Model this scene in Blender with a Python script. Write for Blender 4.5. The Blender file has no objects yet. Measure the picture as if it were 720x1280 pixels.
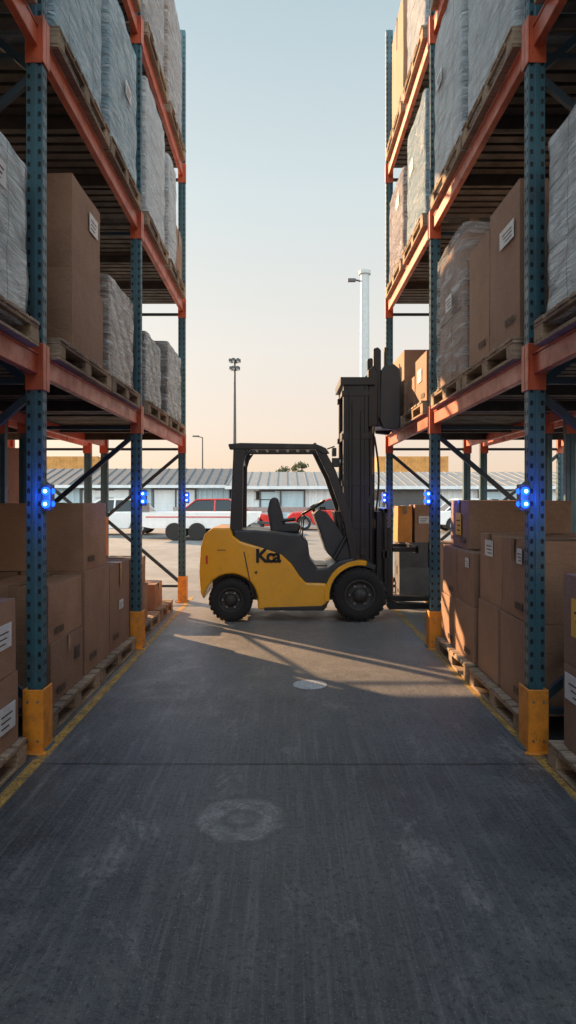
import bpy, bmesh, math, random
from mathutils import Vector, Matrix, noise, Euler
random.seed(7)
scene = bpy.context.scene
coll = scene.collection

# ------------------------------------------------------------------ materials
def new_mat(name):
    m = bpy.data.materials.new(name); m.use_nodes = True
    nt = m.node_tree
    b = nt.nodes.get("Principled BSDF")
    return m, nt, b

def ramp(nt, fac, stops):
    r = nt.nodes.new("ShaderNodeValToRGB")
    els = r.color_ramp.elements
    while len(els) < len(stops): els.new(0.5)
    for e, (p, c) in zip(els, stops):
        e.position = p
        e.color = (c[0], c[1], c[2], 1) if isinstance(c, (tuple, list)) else (c, c, c, 1)
    nt.links.new(fac, r.inputs[0])
    return r.outputs[0]

def noise_tex(nt, scale, detail=4, rough=0.55, vec=None, dist=0.0):
    n = nt.nodes.new("ShaderNodeTexNoise")
    n.inputs["Scale"].default_value = scale
    n.inputs["Detail"].default_value = detail
    n.inputs["Roughness"].default_value = rough
    n.inputs["Distortion"].default_value = dist
    if vec is not None: nt.links.new(vec, n.inputs["Vector"])
    return n.outputs[0]

def mapping(nt, vec, scale=(1,1,1), rot=(0,0,0)):
    m = nt.nodes.new("ShaderNodeMapping")
    m.inputs["Scale"].default_value = scale
    m.inputs["Rotation"].default_value = rot
    nt.links.new(vec, m.inputs["Vector"])
    return m.outputs[0]

def objcoord(nt):
    return nt.nodes.new("ShaderNodeTexCoord").outputs["Object"]

def mixc(nt, a, b, fac, mode='MIX'):
    m = nt.nodes.new("ShaderNodeMix"); m.data_type = 'RGBA'; m.blend_type = mode
    def put(sock, v):
        if isinstance(v, (tuple, list)): sock.default_value = (v[0], v[1], v[2], 1)
        else: nt.links.new(v, sock)
    put(m.inputs[6], a); put(m.inputs[7], b)
    if isinstance(fac, (int, float)): m.inputs[0].default_value = fac
    else: nt.links.new(fac, m.inputs[0])
    return m.outputs[2]

def bump(nt, b, h, strength=0.3, dist=0.01):
    bn = nt.nodes.new("ShaderNodeBump")
    bn.inputs["Strength"].default_value = strength
    bn.inputs["Distance"].default_value = dist
    nt.links.new(h, bn.inputs["Height"]); nt.links.new(bn.outputs[0], b.inputs["Normal"])

def math_n(nt, op, a, b=0.0):
    m = nt.nodes.new("ShaderNodeMath"); m.operation = op
    for i, v in enumerate((a, b)):
        if isinstance(v, (int, float)): m.inputs[i].default_value = v
        else: nt.links.new(v, m.inputs[i])
    return m.outputs[0]

def painted(name, col, rough=0.45, wear=0.35, dirt=(0.03,0.028,0.025), scale=6, metal=0.0, coat=0.0, spec=0.5):
    m, nt, b = new_mat(name)
    co = objcoord(nt)
    n1 = noise_tex(nt, scale, 5, 0.65, co)
    n2 = noise_tex(nt, scale*7, 3, 0.6, co)
    f = ramp(nt, n1, [(0.45, 0.0), (0.75, wear)])
    f2 = ramp(nt, n2, [(0.60, 0.0), (0.72, wear)])
    c = mixc(nt, col, dirt, f); c = mixc(nt, c, dirt, f2)
    nt.links.new(c, b.inputs["Base Color"])
    r = ramp(nt, n1, [(0.3, rough*0.8), (0.7, min(1, rough*1.35))])
    nt.links.new(r, b.inputs["Roughness"])
    b.inputs["Metallic"].default_value = metal
    b.inputs["Coat Weight"].default_value = coat
    b.inputs["Specular IOR Level"].default_value = spec
    return m

M = {}
M['rack_blue'] = painted('rack_blue_paint', (0.030, 0.105, 0.145), 0.45, 0.5)
M['rack_brace'] = painted('rack_brace_paint', (0.022, 0.05, 0.075), 0.5, 0.4)
M['rack_orange'] = painted('rack_orange_paint', (0.54, 0.105, 0.045), 0.42, 0.5)
M['hole'] = painted('hole_dark', (0.006, 0.008, 0.010), 0.8, 0.1)
M['guard_yellow'] = painted('guard_yellow_paint', (0.78, 0.28, 0.025), 0.5, 0.5, scale=9)
M['deck'] = painted('deck_galvanised', (0.075, 0.068, 0.062), 0.6, 0.6, metal=0.2)
M['fork_yellow'] = painted('forklift_yellow_paint', (0.92, 0.42, 0.006), 0.28, 0.16, dirt=(0.12,0.07,0.02), scale=3, coat=0.3)
M['fork_dark'] = painted('forklift_dark_plastic', (0.028, 0.034, 0.040), 0.42, 0.2, dirt=(0.08,0.075,0.07))
M['fork_black'] = painted('forklift_black_steel', (0.010, 0.011, 0.013), 0.36, 0.3, dirt=(0.04,0.036,0.03))
M['rubber'] = painted('tyre_rubber', (0.012, 0.012, 0.012), 0.75, 0.6, dirt=(0.05,0.045,0.04), scale=10)
M['hub'] = painted('wheel_hub', (0.05, 0.047, 0.042), 0.5, 0.5, dirt=(0.015,0.014,0.013), scale=12)
M['steel'] = painted('steel_grey', (0.30, 0.31, 0.32), 0.35, 0.3, metal=0.7)
M['lamp_white'] = painted('pole_white_paint', (0.42, 0.47, 0.49), 0.5, 0.15)
M['dark_grey'] = painted('dark_grey_metal', (0.06, 0.065, 0.07), 0.5, 0.3)
M['black'] = painted('black_print', (0.008,0.008,0.008), 0.6, 0.05)

def glassm():
    m, nt, b = new_mat('window_glass')
    b.inputs["Base Color"].default_value = (0.02, 0.025, 0.03, 1)
    b.inputs["Roughness"].default_value = 0.06
    return m
M['glass'] = glassm()

def cardboard(name, c1, c2):
    m, nt, b = new_mat(name)
    co = objcoord(nt)
    oi = nt.nodes.new("ShaderNodeObjectInfo")
    big = noise_tex(nt, 2.2, 5, 0.6, co)
    fine = noise_tex(nt, 45, 3, 0.6, co)
    fib = noise_tex(nt, 12, 4, 0.6, mapping(nt, co, (1, 1, 9)))
    c = mixc(nt, c1, c2, oi.outputs["Random"])
    c = mixc(nt, c, (c1[0]*0.52, c1[1]*0.5, c1[2]*0.5), ramp(nt, big, [(0.40, 0.0), (0.75, 0.75)]))
    c = mixc(nt, c, (c1[0]*1.35, c1[1]*1.3, c1[2]*1.25), ramp(nt, fine, [(0.5, 0.0), (0.8, 0.35)]))
    c = mixc(nt, c, (c1[0]*.3, c1[1]*.3, c1[2]*.3), ramp(nt, fib, [(0.55, 0.0), (0.8, 0.35)]))
    nt.links.new(c, b.inputs["Base Color"])
    b.inputs["Roughness"].default_value = 0.74
    b.inputs["Specular IOR Level"].default_value = 0.35
    h = math_n(nt, 'ADD', math_n(nt, 'MULTIPLY', big, 2.0), math_n(nt, 'MULTIPLY', fib, 0.4))
    bump(nt, b, h, 0.45, 0.015)
    return m
CB = {'card':((0.36, 0.215, 0.14), (0.26, 0.16, 0.11)), 'card_orange':((0.66, 0.26, 0.06), (0.56, 0.22, 0.06)),
      'card_white':((0.68, 0.71, 0.73), (0.58, 0.64, 0.69)), 'card_blue':((0.28, 0.47, 0.56), (0.18, 0.35, 0.46)),
      'card_grey':((0.075, 0.08, 0.09), (0.11, 0.11, 0.115))}
for k,(a,b_) in CB.items(): M[k]=cardboard(k,a,b_)

def simple(name, col, rough=0.5, spec=0.5):
    m, nt, b = new_mat(name)
    co = objcoord(nt)
    n = noise_tex(nt, 14, 4, 0.6, co)
    c = mixc(nt, col, tuple(x*0.6 for x in col), ramp(nt, n, [(0.45, 0), (0.8, 0.6)]))
    nt.links.new(c, b.inputs["Base Color"])
    b.inputs["Roughness"].default_value = rough
    b.inputs["Specular IOR Level"].default_value = spec
    return m
M['tape'] = simple('packing_tape', (0.29, 0.19, 0.12), 0.22)
M['label'] = simple('paper_label', (0.66, 0.68, 0.69), 0.6)
M['label_yellow'] = simple('paper_label_yellow', (0.80, 0.45, 0.05), 0.5)
M['red_paint'] = painted('car_red_paint', (0.55, 0.02, 0.018), 0.25, 0.1, coat=0.6)
M['white_paint'] = painted('car_white_paint', (0.72, 0.74, 0.75), 0.3, 0.12, coat=0.5)
M['orange_cont'] = painted('container_orange_paint', (0.48, 0.24, 0.06), 0.55, 0.4, scale=2)

def woodm():
    m, nt, b = new_mat('pallet_wood')
    co = objcoord(nt)
    g = noise_tex(nt, 5, 5, 0.65, mapping(nt, co, (1.5, 9, 12)))
    g2 = noise_tex(nt, 2.5, 4, 0.6, co)
    c = ramp(nt, g, [(0.3, (0.17, 0.12, 0.08)), (0.5, (0.34, 0.25, 0.17)), (0.75, (0.48, 0.36, 0.25))])
    c = mixc(nt, c, (0.10, 0.075, 0.055), ramp(nt, g2, [(0.45, 0), (0.7, 0.7)]))
    nt.links.new(c, b.inputs["Base Color"])
    b.inputs["Roughness"].default_value = 0.85
    bump(nt, b, g, 0.5, 0.006)
    return m
M['wood'] = woodm()

def filmm(name, inner=None):
    m, nt, b = new_mat(name)
    co = objcoord(nt)
    oi = nt.nodes.new("ShaderNodeObjectInfo")
    off = nt.nodes.new("ShaderNodeVectorMath"); off.operation='ADD'
    cmb = nt.nodes.new("ShaderNodeCombineXYZ"); nt.links.new(math_n(nt,'MULTIPLY',oi.outputs["Random"],37.0),cmb.inputs[0])
    nt.links.new(co,off.inputs[0]); nt.links.new(cmb.outputs[0],off.inputs[1]); cv=off.outputs[0]
    w1 = noise_tex(nt, 2.6, 5, 0.7, mapping(nt, cv, (1.0, 1.0, 6), (0.55, 0.35, 0)), 0.9)
    w2 = noise_tex(nt, 6.0, 5, 0.75, mapping(nt, cv, (0.8, 0.8, 6), (-0.8, -0.55, 0)), 0.8)
    b.inputs["Roughness"].default_value = 0.14
    b.inputs["Specular IOR Level"].default_value = 0.75
    s = math_n(nt, 'ADD', w1, w2)
    bump(nt, b, s, 1.0, 0.06)
    film=(0.82, 0.86, 0.88)
    if inner:
        f = ramp(nt, w2, [(0.35, 0.06), (0.50, 0.30), (0.62, 0.85)])
        c = mixc(nt, inner, film, f)
        c = mixc(nt, c, tuple(x*0.5 for x in inner), ramp(nt, w1, [(0.38, 0.6), (0.52, 0.0)]))
        sp = nt.nodes.new("ShaderNodeSeparateXYZ"); nt.links.new(co, sp.inputs[0])
        fz = math_n(nt, 'FRACT', math_n(nt, 'MULTIPLY', sp.outputs[2], 2.9))
        fy = math_n(nt, 'FRACT', math_n(nt, 'ADD', math_n(nt, 'MULTIPLY', sp.outputs[1], 1.9), 0.5))
        k1 = ramp(nt, fz, [(0.0, 1.0), (0.02, 1.0), (0.05, 0.0)]); k2 = ramp(nt, fy, [(0.0, 1.0), (0.015, 1.0), (0.035, 0.0)])
        seam = math_n(nt, 'MULTIPLY', math_n(nt, 'MAXIMUM', k1, k2), 0.55)
        c = mixc(nt, c, tuple(x*0.25 for x in inner), seam)
        nt.links.new(c, b.inputs["Base Color"])
    else:
        b.inputs["Base Color"].default_value = (*film, 1)
        tr = nt.nodes.new("ShaderNodeBsdfTransparent")
        mx = nt.nodes.new("ShaderNodeMixShader")
        f = ramp(nt, w1, [(0.35, 0.12), (0.52, 0.34), (0.68, 0.80)])
        nt.links.new(f, mx.inputs[0])
        nt.links.new(tr.outputs[0], mx.inputs[1]); nt.links.new(b.outputs[0], mx.inputs[2])
        nt.links.new(mx.outputs[0], nt.nodes["Material Output"].inputs[0])
    return m
M['film'] = filmm('stretch_film')
for k in CB: M['film_'+k]=filmm('stretch_film_'+k, tuple((a+b_)/2 for a,b_ in zip(*CB[k])))

def floorm():
    m, nt, b = new_mat('aisle_concrete')
    co = objcoord(nt)
    big = noise_tex(nt, 0.8, 5, 0.6, co, 0.3)
    med = noise_tex(nt, 3.2, 6, 0.72, co, 0.2)
    fine = noise_tex(nt, 38, 4, 0.75, co)
    grit = noise_tex(nt, 120, 2, 0.6, co)
    st = noise_tex(nt, 2.2, 5, 0.7, mapping(nt, co, (9, 0.35, 1), (0, 0, 0.02)))
    st2 = noise_tex(nt, 7.0, 4, 0.75, mapping(nt, co, (9, 0.25, 1), (0, 0, -0.03)))
    patch = noise_tex(nt, 1.5, 7, 0.78, mapping(nt, co, (1.6, 0.8, 1)), 0.5)
    c = ramp(nt, med, [(0.30, (0.046, 0.054, 0.057)), (0.5, (0.086, 0.094, 0.096)), (0.70, (0.165, 0.168, 0.165))])
    c = mixc(nt, c, (0.034, 0.039, 0.041), ramp(nt, big, [(0.44, 0.0), (0.62, 0.65)]))
    # sunlight painted into the colour: concrete lighter toward the open end of the aisle
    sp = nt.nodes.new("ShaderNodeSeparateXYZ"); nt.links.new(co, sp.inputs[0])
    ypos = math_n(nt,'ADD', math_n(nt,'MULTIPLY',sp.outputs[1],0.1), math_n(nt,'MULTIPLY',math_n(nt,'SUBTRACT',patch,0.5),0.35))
    lit_end = ramp(nt, ypos, [(0.38,0.0),(0.60,0.62),(1.0,0.72)])
    c = mixc(nt, c, (0.27, 0.255, 0.235), lit_end)
    c = mixc(nt, c, (0.20, 0.205, 0.205), ramp(nt, st, [(0.50, 0.0), (0.72, 0.55)]))
    c = mixc(nt, c, (0.18, 0.185, 0.188), ramp(nt, st2, [(0.50, 0.0), (0.66, 0.55)]))
    c = mixc(nt, c, (0.33, 0.32, 0.30), ramp(nt, patch, [(0.56, 0.0), (0.62, 0.35), (0.72, 0.7)]))
    c = mixc(nt, c, (0.020, 0.022, 0.023), ramp(nt, fine, [(0.52, 0.0), (0.64, 0.72)]))
    c = mixc(nt, c, (0.36, 0.35, 0.33), ramp(nt, grit, [(0.60, 0.0), (0.72, 0.6)]))
    nt.links.new(c, b.inputs["Base Color"])
    r = ramp(nt, med, [(0.3, 0.34), (0.7, 0.64)])
    nt.links.new(r, b.inputs["Roughness"])
    b.inputs["Specular IOR Level"].default_value = 0.5
    h = math_n(nt, 'ADD', math_n(nt, 'MULTIPLY', fine, 0.8), math_n(nt, 'ADD', math_n(nt, 'MULTIPLY', med, 1.2), math_n(nt, 'MULTIPLY', grit, 0.35)))
    bump(nt, b, h, 0.5, 0.008)
    return m
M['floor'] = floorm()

def yardm():
    m, nt, b = new_mat('yard_concrete')
    co = objcoord(nt)
    big = noise_tex(nt, 0.15, 5, 0.6, co); med = noise_tex(nt, 2, 5, 0.65, co)
    c = ramp(nt, med, [(0.3, (0.17, 0.17, 0.17)), (0.7, (0.27, 0.265, 0.26))])
    c = mixc(nt, c, (0.09, 0.09, 0.09), ramp(nt, big, [(0.45, 0), (0.65, 0.7)]))
    nt.links.new(c, b.inputs["Base Color"]); b.inputs["Roughness"].default_value = 0.7
    bump(nt, b, med, 0.3, 0.01)
    return m
M['yard'] = yardm()
M['ground'] = painted('earth_ground', (0.13, 0.125, 0.12), 0.85, 0.5, scale=0.3)

def wornpaint(name, col, lo, hi, scale=7, soft=0.15):
    m, nt, b = new_mat(name)
    co = objcoord(nt)
    n = noise_tex(nt, scale, 6, 0.72, co, 0.2)
    n2 = noise_tex(nt, 55, 3, 0.7, co)
    c = mixc(nt, col, tuple(x*0.5 for x in col), ramp(nt, n2, [(0.4, 0), (0.7, 0.7)]))
    nt.links.new(c, b.inputs["Base Color"]); b.inputs["Roughness"].default_value = 0.6
    tr = nt.nodes.new("ShaderNodeBsdfTransparent"); mx = nt.nodes.new("ShaderNodeMixShader")
    f = math_n(nt, 'MULTIPLY', ramp(nt, n, [(0.36, lo), (0.36+soft*2, hi)]), ramp(nt, n2, [(0.3, 1.0), (0.75, 0.55)]))
    nt.links.new(f, mx.inputs[0]); nt.links.new(tr.outputs[0], mx.inputs[1]); nt.links.new(b.outputs[0], mx.inputs[2])
    nt.links.new(mx.outputs[0], nt.nodes["Material Output"].inputs[0])
    return m, nt, mx, f
M['line'] = wornpaint('floor_line_yellow', (0.68, 0.40, 0.09), 0.45, 1.0)[0]
M['spot'] = wornpaint('floor_spot_white', (0.85, 0.87, 0.87), 0.8, 1.0, 14)[0]
def ringm():
    m, nt, mx, f = wornpaint('floor_ring_worn', (0.42, 0.41, 0.40), 0.4, 1.0, 13, 0.10)
    co = objcoord(nt)
    g = nt.nodes.new("ShaderNodeVectorMath"); g.operation = 'LENGTH'; nt.links.new(co, g.inputs[0])
    wob = math_n(nt, 'ADD', g.outputs["Value"], math_n(nt, 'MULTIPLY', math_n(nt, 'SUBTRACT', noise_tex(nt, 9, 4, 0.6, co), 0.5), 0.11))
    k = ramp(nt, math_n(nt, 'MULTIPLY', wob, 4.0), [(0.0, 0.9), (0.16, 0.8), (0.3, 0.25), (0.45, 1.0), (0.72, 0.9), (0.88, 0.0)])
    nt.links.new(math_n(nt, 'MULTIPLY', f, k), mx.inputs[0])
    return m
M['ring'] = ringm()
M['joint'] = simple('joint_sealant', (0.012, 0.012, 0.013), 0.8)

def wallm(name, c1, c2, vert=True):
    m, nt, b = new_mat(name)
    co = objcoord(nt)
    n = noise_tex(nt, 1.2, 5, 0.6, mapping(nt, co, (3, 3, 0.5)))
    c = mixc(nt, c1, c2, ramp(nt, n, [(0.4, 0), (0.75, 1)]))
    nt.links.new(c, b.inputs["Base Color"]); b.inputs["Roughness"].default_value = 0.55
    return m
M['wall_white'] = wallm('wall_corrugated_white', (0.62, 0.68, 0.71), (0.50, 0.56, 0.60))
M['wall_blue'] = wallm('wall_corrugated_pale_blue', (0.38, 0.51, 0.57), (0.30, 0.42, 0.49))
M['roof_dark'] = wallm('roof_dark_metal', (0.13, 0.14, 0.155), (0.085, 0.09, 0.10))
M['roof_mid'] = wallm('roof_mid_metal', (0.24, 0.25, 0.26), (0.17, 0.18, 0.19))

def emitm(name, col, s):
    m = bpy.data.materials.new(name); m.use_nodes = True; nt = m.node_tree
    nt.nodes.remove(nt.nodes["Principled BSDF"])
    e = nt.nodes.new("ShaderNodeEmission")
    e.inputs[0].default_value = (*col, 1); e.inputs[1].default_value = s
    nt.links.new(e.outputs[0], nt.nodes["Material Output"].inputs[0])
    return m
M['blue_glow'] = emitm('blue_lens_glow', (0.006, 0.055, 1.0), 6.0)
M['blue_core'] = emitm('blue_led_core', (0.25, 0.5, 1.0), 14.0)
def leafm():
    m, nt, b = new_mat('leaves')
    oi = nt.nodes.new("ShaderNodeTexNoise"); oi.inputs["Scale"].default_value = 1.2
    c = ramp(nt, oi.outputs[0], [(0.35, (0.035, 0.05, 0.02)), (0.65, (0.10, 0.11, 0.045))])
    nt.links.new(c, b.inputs["Base Color"]); b.inputs["Roughness"].default_value = 0.7
    return m
M['leaf'] = leafm()
M['bark'] = simple('bark', (0.10, 0.075, 0.055), 0.9)
M['print']=simple('box_print',(0.10,0.065,0.045),0.8)

# ------------------------------------------------------------------ mesh builder
class MB:
    def __init__(s): s.v=[]; s.f=[]; s.m=[]; s.mats=[]; s.sm=[]
    def mi(s, k):
        if k not in s.mats: s.mats.append(k)
        return s.mats.index(k)
    def add(s, vs, fs, k, smooth=False):
        o = len(s.v); s.v += [tuple(v) for v in vs]
        i = s.mi(k)
        for f in fs: s.f.append([o+a for a in f]); s.m.append(i); s.sm.append(smooth)
    def box(s, x0,x1,y0,y1,z0,z1, k, mat=None, jit=0):
        vs = [Vector((x,y,z)) for z in (z0,z1) for y in (y0,y1) for x in (x0,x1)]
        if jit: vs = [v+Vector((random.uniform(-jit,jit) for _ in range(3))) for v in vs]
        if mat is not None: vs = [mat @ v for v in vs]
        s.add(vs, [(0,2,3,1),(4,5,7,6),(0,1,5,4),(2,6,7,3),(0,4,6,2),(1,3,7,5)], k)
    def bar(s, a, b, w, h, k, up=Vector((0,0,1))):
        a=Vector(a); b=Vector(b); d=(b-a); L=d.length; d.normalize()
        sx = d.cross(up)
        if sx.length < 1e-4: sx = Vector((1,0,0))
        sx.normalize(); sz = sx.cross(d).normalized()
        vs=[]
        for t in (a,b):
            for i,j in ((-1,-1),(1,-1),(1,1),(-1,1)):
                vs.append(t+sx*(i*w/2)+sz*(j*h/2))
        s.add(vs, [(0,1,2,3),(7,6,5,4),(0,4,5,1),(1,5,6,2),(2,6,7,3),(3,7,4,0)], k)
    def tube(s, a, b, r0, r1, k, n=12, caps=True):
        a=Vector(a); b=Vector(b); d=(b-a).normalized()
        u = d.orthogonal().normalized(); w = d.cross(u)
        vs=[]
        for t,r in ((a,r0),(b,r1)):
            for i in range(n):
                an=2*math.pi*i/n; vs.append(t+u*(r*math.cos(an))+w*(r*math.sin(an)))
        fs=[(i,(i+1)%n,n+(i+1)%n,n+i) for i in range(n)]
        s.add(vs, fs, k, True)
        if caps:
            s.add(vs[:n],[tuple(range(n-1,-1,-1))],k); s.add(vs[n:],[tuple(range(n))],k)
    def path(s, pts, r, k, n=8):
        for a,b in zip(pts[:-1],pts[1:]): s.tube(a,b,r,r,k,n)
    def prism(s, prof, y0, y1, k):
        n=len(prof)
        vs=[(x,y0,z) for x,z in prof]+[(x,y1,z) for x,z in prof]
        fs=[tuple(range(n)), tuple(range(2*n-1,n-1,-1))]
        fs+=[(i,n+i,n+(i+1)%n,(i+1)%n) for i in range(n)]
        s.add(vs,fs,k)
    def lathe(s, cx, cz, prof, k, n=40):
        vs=[]; m=len(prof)
        for i in range(n):
            an=2*math.pi*i/n
            for r,y in prof: vs.append((cx+r*math.cos(an), y, cz+r*math.sin(an)))
        fs=[]
        for i in range(n):
            j=(i+1)%n
            for q in range(m-1): fs.append((i*m+q, i*m+q+1, j*m+q+1, j*m+q))
        s.add(vs,fs,k,True)
    def obj(s, name, parent=None, bevel=0, seg=2, center=True, fixn=True):
        c = Vector((0,0,0))
        if center and s.v:
            lo=[min(v[i] for v in s.v) for i in range(3)]; hi=[max(v[i] for v in s.v) for i in range(3)]
            c=Vector(((lo[0]+hi[0])/2,(lo[1]+hi[1])/2,lo[2]))
        me=bpy.data.meshes.new(name)
        me.from_pydata([tuple(Vector(v)-c) for v in s.v],[],s.f)
        for k in s.mats: me.materials.append(M[k])
        me.polygons.foreach_set("material_index", s.m)
        me.polygons.foreach_set("use_smooth", s.sm)
        me.update()
        if fixn:
            bm=bmesh.new(); bm.from_mesh(me); bmesh.ops.recalc_face_normals(bm, faces=bm.faces); bm.to_mesh(me); bm.free()
        o=bpy.data.objects.new(name, me); coll.objects.link(o); o.location=c
        if parent: o.parent=parent
        if bevel:
            md=o.modifiers.new("bevel",'BEVEL'); md.width=bevel; md.segments=seg; md.limit_method='ANGLE'; md.angle_limit=math.radians(40)
            md.harden_normals=False
        return o

def empty(name, loc=(0,0,0)):
    e=bpy.data.objects.new(name,None); e.empty_display_size=0.3; coll.objects.link(e); e.location=loc
    return e

# ------------------------------------------------------------------ camera
cam=bpy.data.cameras.new("camera"); co=bpy.data.objects.new("camera",cam); coll.objects.link(co)
co.location=(0,0,1.5); co.rotation_euler=(math.radians(90),0,0)
cam.sensor_fit='VERTICAL'; cam.sensor_height=24; cam.lens=820/1280*24
cam.shift_x=3/1280; cam.shift_y=-18/1280; cam.clip_end=2000; cam.clip_start=0.05
scene.camera=co

# ------------------------------------------------------------------ ground
g=MB(); g.add([(-900,-900,-0.008),(900,-900,-0.008),(900,900,-0.008),(-900,900,-0.008)],[(0,1,2,3)],'ground'); g.obj('ground',center=False)
g=MB(); g.add([(-60,10.4,-0.004),(60,10.4,-0.004),(60,80,-0.004),(-60,80,-0.004)],[(0,1,2,3)],'yard'); g.obj('yard_pavement',center=False)
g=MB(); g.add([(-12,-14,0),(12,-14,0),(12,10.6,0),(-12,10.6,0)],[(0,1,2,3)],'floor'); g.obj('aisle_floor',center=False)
g=MB()
for x0,x1 in ((-1.44,-1.375),(1.43,1.495)):
    g.add([(x0,-8,0.004),(x1,-8,0.004),(x1,9.9,0.004),(x0,9.9,0.004)],[(0,1,2,3)],'line')
g.obj('floor_marking_line',center=False)
g=MB()
for y in (-4.3,3.69,10.5):
    vs=[];n=60
    for i in range(n+1):
        x=-11.5+23*i/n; w=0.0025+0.0025*noise.noise(Vector((x*3,y,0)))
        dy=0.006*noise.noise(Vector((x*1.3,y*2,4)))
        vs+= [(x,y+dy-w,0.003),(x,y+dy+w,0.003)]
    g.add(vs,[(2*i,2*i+2,2*i+3,2*i+1) for i in range(n)],'joint')
g.obj('floor_expansion_joint',center=False)
def disc(name,x,y,r,k,z):
    b=MB(); n=64
    b.add([(r*math.cos(2*math.pi*i/n),r*math.sin(2*math.pi*i/n),0) for i in range(n)],[tuple(range(n))],k)
    o=b.obj(name,center=False); o.location=(x,y,z)
disc('floor_spot_marking',0.195,5.25,0.135,'spot',0.004)
disc('floor_ring_marking',-0.21,3.05,0.235,'ring',0.004)

# ------------------------------------------------------------------ racks
YB=[-7.15,-4.4,-1.6,1.2,3.95,6.6,9.5]
LV=[2.30,4.25,6.20]
def rack(side, xf, xr, far_frames=True):
    root=empty('pallet_rack',(side*(xf+xr)/2,1.2,0))
    inv=Matrix.Translation(-root.location)
    col=MB(); br=MB(); be=MB(); de=MB(); pg=MB(); ho=MB()
    X=lambda a: side*a
    for yi,y in enumerate(YB):
        for a in (xf,xr):
            cx=X(a)
            col.box(cx-0.05,cx+0.05,y-0.036,y+0.036,0.012,8.25,'rack_blue')
            col.box(cx-0.014,cx+0.014,y-0.041,y+0.041,0.012,8.25,'rack_blue')
            col.box(cx-0.09,cx+0.09,y-0.07,y+0.07,0.0,0.012,'rack_blue')
            if y>0:
                z=0.4
                while z<8.2:
                    for s_ in (-1,1):
                        hx=cx+s_*0.032
                        pr=[(hx-0.007,z),(hx+0.007,z),(hx+0.010,z+0.022),(hx,z+0.032),(hx-0.010,z+0.022)]
                        if a==xf: ho.prism(pr,y-0.0375,y-0.030,'hole')
                    if a==xf:
                        fx=cx-side*0.0505
                        ho.box(min(fx,fx+side*0.01),max(fx,fx+side*0.01),y-0.022,y-0.010,z+0.02,z+0.048,'hole')
                        ho.box(min(fx,fx+side*0.01),max(fx,fx+side*0.01),y+0.010,y+0.022,z+0.02,z+0.048,'hole')
                    z+=0.075
        z=0.25; up=True
        x0,x1=X(xf),X(xr)
        br.bar((x0,y,0.22),(x1,y,0.22),0.035,0.035,'rack_brace')
        while z<7.6:
            a,b=((x0,y,z),(x1,y,z+0.95)) if up else ((x1,y,z),(x0,y,z+0.95))
            if z<1.9 or y<6: br.bar(a,b,0.032,0.045,'rack_brace')
            z+=0.95; up=not up
        for zz in (2.2,4.15,6.1,8.0): br.bar((x0,y,zz),(x1,y,zz),0.035,0.035,'rack_brace')
        px=X(xf-0.015)
        if y>0:
            pg.box(px-0.055,px+0.055,y-0.10,y-0.088,0.0,0.37,'guard_yellow')
            pg.box(px-side*0.055-0.006,px-side*0.055+0.006,y-0.10,y+0.06,0.0,0.37,'guard_yellow')
            pg.box(px+side*0.055-0.006,px+side*0.055+0.006,y-0.10,y-0.04,0.0,0.37,'guard_yellow')
            pg.box(px-0.085,px+0.085,y-0.14,y-0.10,0.0,0.012,'guard_yellow')
            for zz in (0.07,0.30):
                for sx in (-0.03,0.03): pg.tube((px+sx,y-0.107,zz),(px+sx,y-0.1,zz),0.008,0.008,'steel',6)
    for lz in LV:
        for (ya,yb) in zip(YB[:-1],YB[1:]):
            for a in (xf,xr):
                cx=X(a)
                be.box(cx-0.024,cx+0.024,ya+0.045,yb-0.045,lz-0.065,lz+0.05,'rack_orange')
                be.box(cx-0.030,cx+0.030,ya+0.045,yb-0.045,lz+0.05,lz+0.065,'rack_orange')
                for yy,sg in ((ya,1),(yb,-1)):
                    e=cx-side*0.056 if a==xf else cx+side*0.056
                    be.box(e-0.005,e+0.005,min(yy+sg*0.002,yy+sg*0.055),max(yy+sg*0.002,yy+sg*0.055),lz-0.16,lz+0.12,'rack_orange')
                    yq=yy+sg*0.043
                    be.box(cx-0.052,cx+0.052,yq-0.004,yq+0.004,lz-0.16,lz+0.12,'rack_orange')
            y=ya+0.10
            while y<yb-0.12:
                xa,xb=sorted((X(xf+0.031),X(xr-0.031)))
                de.box(xa,xb,y,y+0.085,lz+0.028,lz+0.056,'deck'); y+=0.125
            for t in (0.33,0.66):
                ym=ya+(yb-ya)*t
                xa,xb=sorted((X(xf+0.025),X(xr-0.025)))
                de.box(xa,xb,ym-0.02,ym+0.02,lz-0.05,lz+0.027,'deck')
    for b,nm,bv in ((col,'uprights',0.004),(br,'bracing',0),(be,'beams',0.004),(de,'deck_slats',0),(pg,'column_guards',0.004),(ho,'teardrop_slots',0)):
        o=b.obj(nm,center=False,bevel=bv,seg=1); o.parent=root; o.matrix_parent_inverse=inv
    return root
XF=1.50; XR=2.62; XF2=2.86; XR2=3.98
for s in (-1,1):
    rack(s,XF,XR)
    rack(s,XR2,XF2)

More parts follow.
